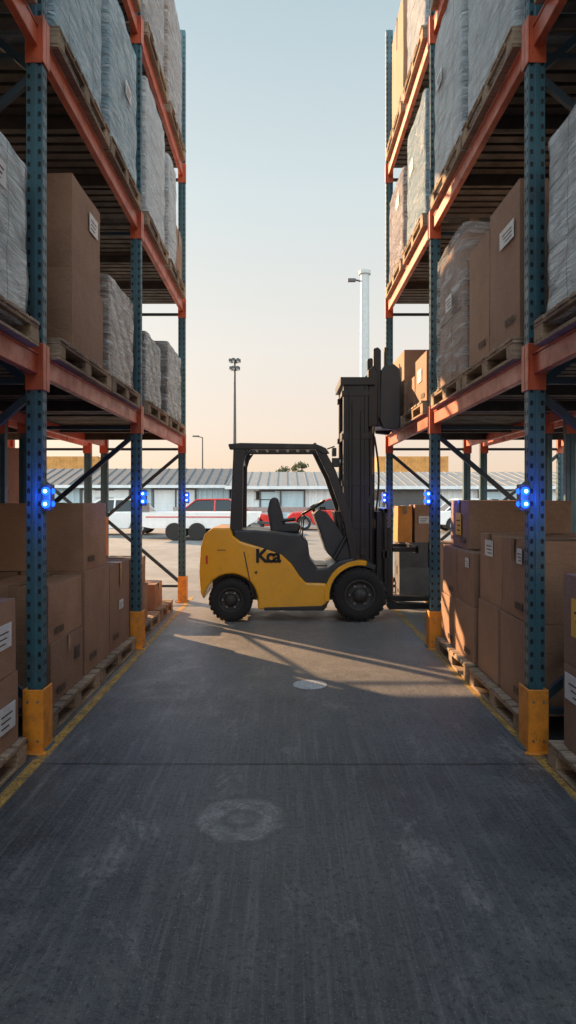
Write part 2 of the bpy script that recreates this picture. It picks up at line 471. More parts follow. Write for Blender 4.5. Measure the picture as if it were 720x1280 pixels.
# ------------------------------------------------------------------ goods
def pallet(side,a0,a1,y0,y1,z,k='wood'):
    b=MB(); x0,x1=sorted((side*a0,side*a1))
    L=x1-x0; W=y1-y0
    for i in range(3):
        xx=x0+(L-0.1)*i/2; b.box(xx,xx+0.1,y0,y1,z,z+0.02,k,jit=0.002)
    for i in range(3):
        for j in range(3):
            xx=x0+(L-0.1)*i/2; yy=y0+(W-0.12)*j/2
            b.box(xx,xx+0.1,yy,yy+0.12,z+0.02,z+0.10,k,jit=0.003)
    for i in range(3):
        xx=x0+(L-0.1)*i/2; b.box(xx,xx+0.1,y0,y1,z+0.10,z+0.12,k,jit=0.001)
    n=8; w=W/n
    for i in range(n):
        b.box(x0-random.uniform(0,0.012),x1+random.uniform(0,0.012),y0+i*w+0.012,y0+(i+1)*w-0.012,z+0.12,z+0.142,k,jit=0.002)
    b.obj('wooden_pallet',bevel=0.003,seg=1)
    return z+0.144

def cbox(side,a0,a1,y0,y1,z0,z1,k='card',label=None,rot=None,parent=None,tape=True,name='cardboard_box'):
    x0,x1=sorted((side*a0,side*a1))
    cx,cy=(x0+x1)/2,(y0+y1)/2; hx,hy=(x1-x0)/2-0.003,(y1-y0)/2-0.003; h=z1-z0-0.003
    b=MB()
    bm=bmesh.new(); bmesh.ops.create_cube(bm,size=1)
    bmesh.ops.subdivide_edges(bm,edges=bm.edges[:],cuts=3,use_grid_fill=True)
    sd=random.random()*50
    vs=[]
    for v in bm.verts:
        p=v.co.copy(); q=Vector((p.x*2*hx,p.y*2*hy,(p.z+0.5)*h))
        ux,uy,uz=1-(2*p.x)**2,1-(2*p.y)**2,1-(2*p.z)**2
        if abs(p.x)>0.49: q.x+=math.copysign(0.010,p.x)*uy*uz*(0.6+noise.noise(Vector((sd,p.y,p.z))))
        if abs(p.y)>0.49: q.y+=math.copysign(0.010,p.y)*ux*uz*(0.6+noise.noise(Vector((sd,p.x,p.z))))
        if p.z>0.49: q.z-=0.012*ux*uy
        q+=0.005*noise.noise_vector(q*3+Vector((sd,0,0)))
        vs.append(q)
    bm.verts.index_update()
    b.add(vs,[[v.index for v in f.verts] for f in bm.faces],k,True); bm.free()
    if tape:
        e=0.0125; tw=0.028
        along_y = random.random()<0.6
        if along_y:
            b.box(-tw,tw,-hy-e,-hy-e+0.002,h*0.78,h+0.004,'tape'); b.box(-tw,tw,hy+e-0.002,hy+e,h*0.78,h+0.004,'tape')
            b.box(-tw,tw,-hy-e,hy+e,h+0.002,h+0.004,'tape')
        else:
            b.box(-hx-e,-hx-e+0.002,-tw,tw,h*0.72,h+0.004,'tape'); b.box(hx+e-0.002,hx+e,-tw,tw,h*0.72,h+0.004,'tape')
            b.box(-hx-e,hx+e,-tw,tw,h+0.002,h+0.004,'tape')
        if random.random()<0.6:
            xs=-side*(hx+0.0135)
            for q in range(3):
                yy=-hy*0.7+q*0.055; b.box(min(xs,xs+side*0.002),max(xs,xs+side*0.002),yy,yy+0.038,h*0.12,h*0.12+0.045,'print')
    for (fc,u,v,w,hh,lm) in (label or []):
        e=0.015
        if fc=='front':
            xc=(u-0.5)*2*hx; zc=v*h
            b.box(xc-w/2,xc+w/2,-hy-e-0.001,-hy-e+0.003,zc-hh/2,zc+hh/2,lm)
            for q in range(3):
                zz=zc-hh*0.32+q*hh*0.22; b.box(xc-w*0.38,xc+w*(0.1+0.1*q),-hy-e-0.0025,-hy-e-0.0012,zz,zz+hh*0.06,'black')
        else:
            xs=-side*(hx+e); yc=(u-0.5)*2*hy; zc=v*h
            b.box(min(xs,xs+side*0.004),max(xs,xs+side*0.004),yc-w/2,yc+w/2,zc-hh/2,zc+hh/2,lm)
            for q in range(3):
                zz=zc-hh*0.32+q*hh*0.22
                b.box(min(xs,xs-side*0.0015),max(xs,xs-side*0.0015),yc-w*0.38,yc+w*(0.1+0.1*q),zz,zz+hh*0.06,'black')
    o=b.obj(name,center=False,fixn=True,bevel=0.006,seg=2)
    for p in o.data.polygons: p.use_smooth=False
    o.location=(cx,cy,z0)
    o.rotation_euler=(0,0,random.uniform(-0.022,0.022) if rot is None else rot)
    if parent: o.parent=parent; o.matrix_parent_inverse=Matrix.Translation(-parent.location)
    return o

def wrapped(side,a0,a1,y0,y1,z0,z1,k='card_white',rows=3,cols=2,clear=False):
    x0,x1=sorted((side*a0,side*a1))
    root=empty('wrapped_pallet_load',((x0+x1)/2,(y0+y1)/2,z0))
    if clear:
        dz=(z1-z0)/rows; dy=(y1-y0-0.03)/cols
        for r in range(rows):
            for c in range(cols):
                cbox(side,a0+0.03,(a0+a1)/2,y0+0.02+c*dy,y0+0.02+(c+1)*dy,z0+r*dz,z0+(r+1)*dz-0.01,k,tape=False,parent=root,name='carton')
        cbox(side,(a0+a1)/2+0.02,a1-0.03,y0+0.03,y1-0.03,z0,z1-0.01,k,tape=False,parent=root,name='carton')
    bm=bmesh.new(); bmesh.ops.create_cube(bm,size=1)
    bmesh.ops.subdivide_edges(bm,edges=bm.edges[:],cuts=19,use_grid_fill=True)
    hx,hy,h=(x1-x0)/2,(y1-y0)/2,z1-z0; sd=random.random()*90
    for v in bm.verts:
        p=v.co.copy(); n=Vector((0,0,0))
        q=Vector((p.x*2*hx,p.y*2*hy,(p.z+0.5)*(h+0.02)-0.05*(p.z<-0.49)))
        if abs(p.x)>0.499: n.x=math.copysign(1,p.x)
        if abs(p.y)>0.499: n.y=math.copysign(1,p.y)
        if p.z>0.499: n.z=1
        d=0.012*noise.noise(Vector((q.x*2+sd,q.y*2+q.z*2,q.z*5+q.y*4)))+0.006*noise.noise(Vector((q.x*7+sd,q.y*7,q.z*12)))
        v.co=q+n*(d+0.004)
        if n.x and n.y: v.co-=Vector((n.x,n.y,0))*0.012
    me=bpy.data.meshes.new('film'); bm.to_mesh(me); bm.free()
    for p in me.polygons: p.use_smooth=True
    me.materials.append(M['film'] if clear else M['film_'+k])
    o=bpy.data.objects.new('film',me); coll.objects.link(o); o.location=((x0+x1)/2,(y0+y1)/2,z0)
    o.parent=root; o.matrix_parent_inverse=Matrix.Translation(-root.location)
    if random.random()<0.5:
        b=MB(); xs=(x1+0.012 if side<0 else x0-0.012); yy=y0+(y1-y0)*random.uniform(.2,.7); zz=z0+(z1-z0)*random.uniform(.5,.75)
        b.box(xs-0.002,xs+0.002,yy,yy+0.2,zz,zz+0.13,'label')
        for q in range(3):
            xo=xs-side*0.003; b.box(xo-0.001,xo+0.001,yy+0.02,yy+0.13+0.02*q,zz+0.025+q*0.03,zz+0.032+q*0.03,'black')
        o=b.obj('label',center=False); o.parent=root; o.matrix_parent_inverse=Matrix.Translation(-root.location)
    return root

LB=lambda f,u=.5,v=.6,w=.12,h=.09,m='label':(f,u,v,w,h,m)
L,R=-1,1
# ---- left, floor level
zp=pallet(L,1.47,2.50,2.55,3.72,0.002)
cbox(L,1.50,1.95,3.0,3.68,zp,zp+.39,label=[LB('side',.75,.45,.2,.14),LB('side',.2,.45,.12,.1)]); cbox(L,1.50,1.95,3.02,3.66,zp+.39,zp+.80,label=[LB('side',.7,.55,.2,.13)])
cbox(L,1.97,2.45,2.9,3.66,zp,zp+.8)
zp=pallet(L,1.47,2.55,4.12,5.2,0.002); pallet(L,1.47,2.55,5.24,6.42,0.002)
cbox(L,1.52,2.0,4.25,4.93,zp,zp+.40,label=[LB('side',.75,.6,.1,.09,'print')]); cbox(L,1.53,2.0,4.26,4.92,zp+.40,zp+.78); cbox(L,2.02,2.5,4.3,4.95,zp,zp+.62)
cbox(L,1.52,2.02,5.0,5.66,zp,zp+.79); cbox(L,2.05,2.5,5.0,5.7,zp,zp+.79); cbox(L,1.54,2.3,5.02,5.64,zp+.79,zp+1.31)
cbox(L,2.32,2.56,5.05,5.7,zp+.79,zp+1.28)
cbox(L,1.52,2.0,5.70,6.36,zp,zp+.76,label=[LB('side',.5,.5,.14,.08)]); cbox(L,2.05,2.5,5.75,6.36,zp,zp+.76)
zp=pallet(L,1.50,2.5,6.85,7.85,0.002); pallet(L,1.5,2.45,7.95,8.75,0.002)
cbox(L,1.56,1.98,6.95,7.45,zp,zp+.40,'card'); cbox(L,1.58,1.98,6.95,7.42,zp+.40,zp+.70,'card')
cbox(L,1.58,1.98,7.96,8.4,zp,zp+.30)
cbox(L,2.05,2.45,6.9,7.5,zp,zp+.69,'card_orange'); cbox(L,2.02,2.48,6.95,7.5,zp+.70,zp+1.14,'card_orange')
# ---- left, first deck
z1=LV[0]+0.067; z2=LV[1]+0.067; z3=LV[2]+0.067
zp=pallet(L,1.42,2.5,2.55,3.78,z1); wrapped(L,1.46,2.48,2.6,3.72,zp,3.34,'card_white',4,2)
zp=pallet(L,1.42,2.5,4.12,5.35,z1)
cbox(L,1.47,1.98,4.55,5.28,zp,3.10); cbox(L,1.49,1.98,4.6,5.26,3.10,3.78,label=[LB('side',.7,.72,.2,.14,'label')])
cbox(L,2.02,2.5,4.2,5.2,zp,3.1); cbox(L,2.02,2.5,4.25,5.2,3.1,3.85)
zp=pallet(L,1.42,2.5,5.4,6.42,z1)
wrapped(L,1.47,2.4,5.45,6.36,zp,3.34,'card',3,1)
zp=pallet(L,1.42,2.5,6.8,7.95,z1); wrapped(L,1.47,2.4,6.85,7.75,zp,3.22,'card_grey',3,2)
zp=pallet(L,1.42,2.5,8.1,9.3,z1); wrapped(L,1.47,2.4,8.15,9.25,zp,3.42,'card_grey',3,2)
# ---- left, second deck
zp=pallet(L,1.42,2.5,2.6,3.75,z2); wrapped(L,1.46,2.48,2.6,3.72,zp,5.6,'card_white',4,2)
zp=pallet(L,1.42,2.5,4.1,5.3,z2); wrapped(L,1.45,2.48,4.12,5.2,zp,5.7,'card_blue',4,2)
zp=pallet(L,1.42,2.5,5.35,6.45,z2); wrapped(L,1.45,2.48,5.4,6.4,zp,5.75,'card_blue',4,2)
zp=pallet(L,1.42,2.5,6.75,7.95,z2); wrapped(L,1.45,2.48,6.8,7.9,zp,5.85,'card_white',4,2)
zp=pallet(L,1.42,2.5,8.1,9.3,z2); wrapped(L,1.45,2.48,8.1,8.7,zp,5.75,'card_white',3,1); cbox(L,1.46,1.98,8.75,9.25,zp,5.15)
# ---- left, third deck
zp=pallet(L,1.42,2.5,4.1,5.3,z3); wrapped(L,1.46,2.48,4.12,5.2,zp,7.7,'card_white',4,2)
zp=pallet(L,1.42,2.5,5.35,6.45,z3); wrapped(L,1.46,2.48,5.4,6.4,zp,7.8,'card_blue',4,2)
zp=pallet(L,1.42,2.5,6.75,7.95,z3); wrapped(L,1.46,2.48,6.8,7.9,zp,8.0,'card',4,2)
zp=pallet(L,1.42,2.5,8.1,9.3,z3); wrapped(L,1.46,2.4,8.15,9.25,zp,7.95,'card',3,2)

# ---- right, floor level
zp=pallet(R,1.47,2.5,2.4,3.68,0.002)
cbox(R,1.52,2.0,3.0,3.6,zp,zp+.46,label=[LB('side',.7,.75,.26,.14)]); cbox(R,1.52,2.0,3.02,3.6,zp+.46,zp+.94,label=[LB('side',.6,.55,.2,.2,'label_yellow')])
cbox(R,1.50,2.0,2.45,2.98,zp,zp+.9)
zp=pallet(R,1.47,2.55,4.12,5.25,0.002); pallet(R,1.47,2.55,5.3,6.42,0.002)
cbox(R,1.52,2.05,4.12,4.66,zp,zp+.56); cbox(R,1.53,2.05,4.12,4.66,zp+.56,zp+1.08,label=[LB('side',.25,.8,.1,.1,'label')])
cbox(R,1.52,2.05,4.68,5.2,zp,zp+.56); cbox(R,1.54,2.05,4.68,5.2,zp+.56,zp+1.08,label=[LB('side',.5,.8,.18,.12)])
cbox(R,2.08,2.56,4.14,5.2,zp,zp+1.08); 
cbox(R,1.52,2.0,5.33,5.86,zp,zp+.46); cbox(R,1.53,2.0,5.33,5.86,zp+.46,zp+.90,label=[LB('side',.3,.8,.1,.08)])
cbox(R,1.52,2.0,5.88,6.40,zp,zp+.44); cbox(R,1.53,2.0,5.88,6.40,zp+.44,zp+.90)
cbox(R,2.04,2.5,5.4,6.4,zp,zp+.9); cbox(R,1.60,2.50,5.72,6.36,zp+.9,zp+1.33,label=[LB('side',.5,.5,.18,.2,'label_yellow')])
# right, far bay beyond the forks
zp=pallet(R,1.50,2.56,8.95,9.42,0.002)
cbox(R,1.56,1.98,9.0,9.4,zp,zp+.40,'card_grey'); cbox(R,1.56,1.96,9.0,9.4,zp+.40,zp+.74,'card_grey')
cbox(R,1.54,1.74,9.0,9.4,zp+.74,zp+1.24,'card_orange'); cbox(R,1.77,2.12,9.0,9.4,zp+.74,zp+1.26,'card',label=[LB('front',.35,.6,.14,.1)])
cbox(R,2.0,2.5,9.0,9.4,zp,zp+.74,'card')
zp=pallet(R,1.9,2.56,6.9,7.8,0.002); cbox(R,1.92,2.5,7.0,7.6,zp,zp+.5,'card_grey')
# ---- right, first deck
zp=pallet(R,1.42,2.5,2.5,3.75,z1); wrapped(R,1.46,2.48,2.55,3.68,zp,3.46,'card_white',4,2)
zp=pallet(R,1.42,2.5,4.1,5.28,z1)
cbox(R,1.47,2.0,4.14,4.72,zp,3.52,label=[LB('side',.35,.72,.26,.12)]); cbox(R,1.47,2.0,4.74,5.26,zp,3.44)
cbox(R,2.02,2.5,4.14,5.2,zp,3.5)
zp=pallet(R,1.42,2.5,5.34,6.42,z1); wrapped(R,1.46,2.45,5.38,6.36,zp,3.74,'card',2,2,clear=True)
zp=pallet(R,1.42,2.5,6.8,7.95,z1); cbox(R,1.48,2.0,6.9,7.5,zp,3.05,label=[LB('side',.5,.6,.2,.14)]); cbox(R,1.48,2.0,7.52,7.95,zp,2.9); cbox(R,2.04,2.5,6.9,7.9,zp,3.0)
zp=pallet(R,1.42,2.5,8.1,9.3,z1); cbox(R,1.48,2.3,8.2,9.2,zp,3.35,'card')
# ---- right, second deck
zp=pallet(R,1.42,2.5,2.5,3.75,z2); wrapped(R,1.46,2.48,2.55,3.68,zp,5.7,'card_white',4,2)
zp=pallet(R,1.42,2.5,4.1,5.28,z2); wrapped(R,1.44,2.48,4.14,5.2,zp,5.75,'card_white',3,2)
zp=pallet(R,1.42,2.5,5.34,6.42,z2); wrapped(R,1.44,2.45,5.38,6.36,zp,5.85,'card_white',3,2)
zp=pallet(R,1.42,2.5,6.8,7.95,z2); wrapped(R,1.46,2.45,6.85,7.9,zp,5.75,'card_blue',3,2)
zp=pallet(R,1.42,2.5,8.1,9.3,z2); wrapped(R,1.46,2.45,8.15,9.25,zp,5.6,'card',2,2)
# ---- right, third deck
zp=pallet(R,1.42,2.5,4.1,5.28,z3); wrapped(R,1.44,2.48,4.14,5.2,zp,7.8,'card_white',3,2)
zp=pallet(R,1.42,2.5,5.34,6.42,z3); wrapped(R,1.44,2.45,5.38,6.36,zp,7.7,'card',3,2)
zp=pallet(R,1.42,2.5,6.8,7.95,z3); wrapped(R,1.46,2.45,6.85,7.9,zp,7.55,'card_white',3,2)
zp=pallet(R,1.42,2.5,8.1,9.3,z3); cbox(R,1.48,2.3,8.2,9.2,zp,7.85,'card'); 
# ---- back-to-back racks and bays behind the camera
for s in (-1,1):
    for bi,(ya,yb) in enumerate(zip(YB[:-1],YB[1:])):
        for li,lz in enumerate([-0.065]+LV):
            for h2 in range(2):
                y0=ya+0.15+h2*1.25; y1=y0+1.15
                z=lz+0.067
                if not (li==0 and bi==5 and (h2==1 or s>0)):
                    zp=pallet(s,2.95,3.9,y0,y1,z)
                    if li==0 and s<0:  # full-height stacks, added to block stray sun from the aisle floor
                        for (za,zb) in ((0,.66),(.66,1.32),(1.32,1.98)):
                            if bi==5 and za>1: zb=1.9
                            cbox(s,2.97,3.9,y0+.02,y0+.58,zp+za,zp+zb,'card'); cbox(s,2.97,3.9,y0+.59,y1-.01,zp+za,zp+zb,'card')
                        continue
                    hh=random.uniform(0.8,1.3) if li else random.uniform(0.7,1.1)
                    cbox(s,2.97,3.9,y0+.05,y0+.58,zp,zp+hh,random.choice(['card','card','card_grey']))
                    cbox(s,2.97,3.9,y0+.6,y1-.03,zp,zp+hh*random.uniform(.7,1),random.choice(['card','card_white']))
                if bi<3:
                    zp=pallet(s,1.47,2.5,y0,y1,z)
                    cbox(s,1.5,2.48,y0+.05,y1-.05,zp,zp+random.uniform(0.8,1.25),random.choice(['card','card','card_grey']))

# ------------------------------------------------------------------ blue warning lamps
for s in (-1,1):
    for y in (3.95,6.6,9.5):
        x=s*(XF-0.078); root=empty('blue_warning_light',(x,y-0.03,1.5))
        inv=Matrix.Translation(-root.location)
        b=MB()
        b.box(x-0.026,x+0.026,y-0.055,y+0.02,1.42,1.58,'dark_grey')
        b.box(min(x,x+s*0.03),max(x,x+s*0.03),y-0.01,y+0.01,1.47,1.53,'dark_grey')
        o=b.obj('housing',center=False,bevel=0.006); o.parent=root; o.matrix_parent_inverse=inv
        b=MB()
        for zc in (1.462,1.538):
            for k,r,d in (('blue_glow',0.025,0.018),('blue_core',0.012,0.024)):
                b.lathe(x,zc,[(r,y-0.05),(r,y-0.055-d*0.5),(r*0.8,y-0.055-d*0.85),(0.0005,y-0.056-d)],k,20)
            xs=x-s*0.027
            b.tube((xs,y-0.02,zc),(xs-s*0.010,y-0.02,zc),0.018,0.012,'blue_glow',18)
        o=b.obj('lenses',center=False); o.parent=root; o.matrix_parent_inverse=inv
        l=bpy.data.lights.new('lamp','POINT'); l.color=(0.02,0.12,1.0); l.energy=3.0; l.shadow_soft_size=0.03
        lo=bpy.data.objects.new('lamp',l); coll.objects.link(lo); lo.location=(x-s*0.03,y-0.12,1.5)
        lo.parent=root; lo.matrix_parent_inverse=inv

# ------------------------------------------------------------------ forklift
fk=empty('forklift',(0,8.45,0)); finv=Matrix.Translation(-fk.location)
def P(px,py): return ((px-357)/104.0,(778-py)/104.0)
def PL(lst): return [P(*p) for p in lst]
def fpart(b,name,bevel=0.012,seg=3):
    o=b.obj(name,center=False,bevel=bevel,seg=seg); o.parent=fk; o.matrix_parent_inverse=finv
    return o
Y0,Y1=7.90,9.02
def arch(cx,cy,r,a0,a1,n):
    return [(cx+r*math.cos(math.radians(a0+(a1-a0)*i/n)), cy-r*math.sin(math.radians(a0+(a1-a0)*i/n))) for i in range(n+1)]
b=MB()
prof=[(250,742),(248,715),(250,684),(255,668),(265,660),(287,660),(291,670),(300,677),(330,686),(352,694),(364,705),(374,720),(382,729),(409,730),(411,745),(409,762),(322,763)]
prof+=arch(288,752,34,-5,178,12)
b.prism(PL(prof),Y0+0.03,Y1-0.03,'fork_yellow')
fpart(b,'counterweight_body',0.045,5)
b=MB()
b.prism(PL([(258,700),(320,700),(322,758),(300,720),(270,720)]),Y0+0.26,Y1-0.26,'fork_black')
b.prism(PL([(262,705),(480,712),(480,755),(262,755)]),Y0+0.30,Y1-0.30,'fork_black')
b.prism(PL([(412,752),(405,764),(330,764),(330,760),(402,758)]),Y0+0.015,Y1-0.015,'fork_black')
b.box(P(245,0)[0],P(252,0)[0],Y0+0.35,Y1-0.35,P(0,738)[1],P(0,712)[1],'fork_black')
fpart(b,'chassis',0.008,2)
b=MB()
fo=arch(450,745,44,190,78,14); fi=arch(450,745,38,78,190,14)
b.prism(PL(fo+fi),Y0+0.01,Y0+0.30,'fork_yellow'); b.prism(PL(fo+fi),Y1-0.30,Y1-0.01,'fork_yellow')
fpart(b,'front_fender_trim',0.006,2)
b=MB()
prof=[(290,663),(318,663),(350,666),(376,669),(385,678),(388,700),(396,711),(410,711),(424,702),(444,698),(446,706),(428,716),(414,738),(380,742),(350,720),(296,700)]
b.prism(PL(prof),Y0+0.055,Y1-0.055,'fork_dark')
fpart(b,'engine_cover',0.025,3)
b=MB()
fo=arch(450,745,43,180,60,12)
b.prism(PL(fo+arch(450,745,36,60,180,12)),Y0+0.03,Y1-0.03,'fork_dark')
b.prism(PL([(393,643),(399,637),(410,641),(424,660),(438,682),(447,702),(424,706),(411,694),(402,668)]),Y0+0.16,Y1-0.16,'fork_dark')
b.prism(PL([(420,640),(432,640),(448,700),(436,704)]),Y0+0.30,Y1-0.30,'fork_black')
fpart(b,'dash_cowl',0.012,3)
b=MB()
for ya,yb in ((Y0+0.10,Y0+0.17),(Y1-0.17,Y1-0.10)):
    b.prism(PL([(291,556),(306,556),(307,566),(303,580),(302,664),(286,664)]),ya,yb,'fork_black')
    b.prism(PL([(284,554),(300,552.5),(396,554),(408,559),(413,566),(404,567),(396,561),(286,561)]),ya-0.004,yb+0.004,'fork_black')
    b.prism(PL([(394,559),(406,560),(421,588),(438,640),(449,700),(440,702),(429,645),(412,596)]),ya+0.004,yb-0.004,'fork_black')
    b.prism(PL([(303,563),(312,561),(303,574)]),ya+0.01,yb-0.01,'fork_black')
for i in range(9):
    px=290+i*14
    x,z=P(px,557); b.box(x-0.018,x+0.018,Y0+0.16,Y1-0.16,z-0.02,z+0.012,'fork_black')
x,z=P(298,575); b.box(x-0.03,x+0.03,Y0+0.16,Y1-0.16,z-0.04,z+0.04,'fork_black')
fpart(b,'overhead_guard',0.010,3)
b=MB()
b.prism(PL([(336,625),(341,621),(347,623),(352,640),(356,656),(372,655),(377,660),(374,668),(338,668),(333,640)]),8.22,8.70,'fork_dark')
fpart(b,'seat',0.03,4)
b=MB()
b.prism(PL([(334,668),(376,668),(372,674),(338,674)]),8.25,8.67,'fork_black')
b.path([(P(352,652)[0],8.18,P(352,652)[1]),(P(370,650)[0],8.18,P(370,650)[1])],0.022,'fork_black')
for yy in (8.0,8.9):
    b.path([(P(378,672)[0],yy,P(378,672)[1]),(P(380,650)[0],yy,P(380,650)[1]),(P(383,646)[0],yy,P(383,646)[1])],0.008,'fork_black')
b.tube((*[P(412,668)[0],8.46],P(412,668)[1]),(P(394,637)[0],8.46,P(394,637)[1]),0.03,0.022,'fork_black')
for q in range(3):
    x,z=P(408+q*3,645); b.tube((x,8.62+q*0.04,z-0.1),(x-0.03,8.62+q*0.04,z+0.08),0.006,0.006,'fork_black'); b.tube((x-0.03,8.62+q*0.04,z+0.07),(x-0.035,8.62+q*0.04,z+0.1),0.014,0.014,'fork_black')
fpart(b,'controls',0,1)
sw=MB(); c=Vector((P(394,635)[0],8.46,P(394,635)[1])); ax=Vector((-0.52,0,0.85)).normalized(); u=Vector((0,1,0)); w=ax.cross(u)
n=36; mr=0.165; pts=[c+u*(mr*math.cos(2*math.pi*i/n))+w*(mr*math.sin(2*math.pi*i/n)) for i in range(n+1)]
sw.path(pts,0.016,'fork_black',8)
for a in (90,210,330):
    sw.tube(c,c+u*(mr*math.cos(math.radians(a)))+w*(mr*math.sin(math.radians(a))),0.012,0.010,'fork_black')
sw.tube(c-ax*0.03,c+ax*0.03,0.04,0.035,'fork_black')
fpart(sw,'steering_wheel',0,1)
b=MB()
def vbar(px0,px1,py0,py1,ya,yb,k='fork_black'):
    x0,z1_=P(px0,py0); x1,z0_=P(px1,py1); b.box(x0,x1,ya,yb,z0_,z1_,k)
for ya,yb in ((8.08,8.17),(8.75,8.84)):
    sgn = 1 if ya<8.4 else -1
    vbar(431,435,476,752,ya,yb); vbar(458,463,476,752,ya,yb)
    vbar(435,458,476,752,ya+(0.0 if sgn>0 else 0.07),ya+(0.02 if sgn>0 else 0.09))
    y2=ya+0.095*sgn
    vbar(446,450,472,745,y2,y2+0.07); vbar(466,470,470,745,y2,y2+0.07); vbar(450,466,470,745,y2+0.02,y2+0.045)
    for py in (485,540,600,655,710):
        vbar(429,464,py,py+7,ya-0.006,yb+0.006)
for py in (474,534,618,700):
    vbar(432,440,py,py+12,8.16,8.76)
    vbar(462,468,py+2,py+12,8.16,8.76)
vbar(427,471,468,478,8.05,8.87)
for yy in (8.36,8.56):
    x,_=P(455,0); b.tube((x,yy,0.3),(x,yy,2.2),0.045,0.045,'fork_dark',16); b.tube((x,yy,2.2),(x,yy,2.95),0.026,0.026,'steel',14)
x,_=P(473,0)
for yy in (8.30,8.34,8.58,8.62): b.tube((x,yy,0.6),(x,yy,3.0),0.012,0.012,'fork_black',8)
# hydraulic lines running down the near rail
for q,px in enumerate((438,442,453)):
    x,_=P(px,0); b.tube((x,8.072,0.7),(x,8.072,2.8-0.12*q),0.007,0.007,'rubber',6)
b.tube((P(418,700)[0],8.0,P(418,700)[1]),(P(440,662)[0],8.06,P(440,662)[1]),0.03,0.022,'fork_black')
b.tube((P(418,700)[0],8.92,P(418,700)[1]),(P(440,662)[0],8.86,P(440,662)[1]),0.03,0.022,'fork_black')
fpart(b,'mast',0.004,2)
b=MB()
for ya,yb in ((8.10,8.20),(8.72,8.82)):
    b.prism(PL([(463,458),(470,452),(476,460),(476,528),(463,532)]),ya,yb,'fork_black')
    b.prism(PL([(480,458),(484,452),(496,450),(503,456),(505,470),(504,530),(500,535),(482,533),(478,520)]),ya,yb,'fork_dark')
    b.prism(PL([(470,430),(476,428),(480,432),(480,520),(470,520)]),ya+0.02,yb-0.02,'fork_black')
    b.prism(PL([(484,428),(487,428),(488,455),(484,455)]),ya+0.02,yb-0.02,'fork_black')
vx=lambda px0,px1,py0,py1,ya,yb:(b.box(P(px0,0)[0],P(px1,0)[0],ya,yb,P(0,py1)[1],P(0,py0)[1],'fork_black'))
for py in (462,492,520): vx(472,500,py,py+10,8.18,8.74)
vx(486,498,470,520,8.2,8.72)
fpart(b,'upper_carriage',0.012,3)
b=MB()
vx(474,481,640,748,8.12,8.80)
for yy in (8.06,8.30,8.56,8.80): vx(483,487,636,752,yy,yy+0.035)
vx(481,489,636,642,8.06,8.84); vx(481,489,690,700,8.06,8.84); vx(481,489,738,750,8.06,8.84)
for yy in (8.10,8.70):
    b.prism(PL([(488,660),(493,660),(495,754),(500,757),(600,761),(600,764),(490,766),(487,760)]),yy,yy+0.12,'fork_black')
vx(495,528,686,692,8.12,8.18); vx(495,528,686,692,8.74,8.80); vx(524,529,684,694,8.12,8.80)
fpart(b,'fork_carriage',0.006,2)
b=MB()
x,z=P(410,560); b.tube((x,8.04,z),(x+0.09,8.02,z+0.03),0.008,0.008,'fork_black'); b.box(x+0.06,x+0.11,7.98,8.10,z-0.09,z+0.01,'fork_black')
x,z=P(418,577); b.box(x-0.02,x+0.07,7.98,8.06,z-0.06,z+0.05,'fork_black'); b.tube((x+0.07,8.02,z),(x+0.085,8.02,z),0.035,0.035,'steel')
x,z=P(396,556); b.tube((x,8.46,z),(x,8.46,z+0.07),0.03,0.02,'fork_black')
x,z=P(455,690); b.box(x-0.03,x+0.04,8.0,8.07,z-0.05,z+0.04,'fork_black')
pts=[]
for i in range(15):
    t=i/14; px=412+34*t; py=572+22*math.sin(t*math.pi)+t*10; x,z=P(px,py); pts.append(Vector((x,8.3,z)))
b.path(pts,0.010,'fork_black')
pts=[Vector((P(476+6*math.sin(i/3),0)[0],8.46,P(0,540+i*12)[1])) for i in range(10)]
b.path(pts,0.014,'fork_black')
fpart(b,'lights_and_hoses',0.004,2)
b=MB()
yb_=Y0+0.03
x,z=P(276,688); b.box(x-0.05,x+0.05,yb_-0.004,yb_+0.01,z-0.004,z+0.004,'fork_black')
b.prism(PL([(304,690),(305.4,690),(316.4,745),(315,745)]),yb_-0.003,yb_+0.01,'fork_black')
x,z=P(320,716); b.tube((x,yb_-0.012,z),(x,yb_+0.01,z),0.016,0.016,'fork_black',14)
x,z=P(258,700); b.box(x-0.012,x+0.012,yb_-0.006,yb_+0.01,z-0.05,z+0.05,'red_paint')
fpart(b,'body_trim',0,1)
tc=bpy.data.curves.new('logo_lettering','FONT'); tc.body="Kca"; tc.size=0.225; tc.extrude=0.003; tc.offset=0.008; tc.space_character=0.85
tc.materials.append(M['black'])
to=bpy.data.objects.new('logo_lettering',tc); coll.objects.link(to)
to.location=(P(319,0)[0],yb_-0.004,P(0,703)[1]); to.rotation_euler=(math.radians(90),0,0); to.parent=fk; to.matrix_parent_inverse=finv
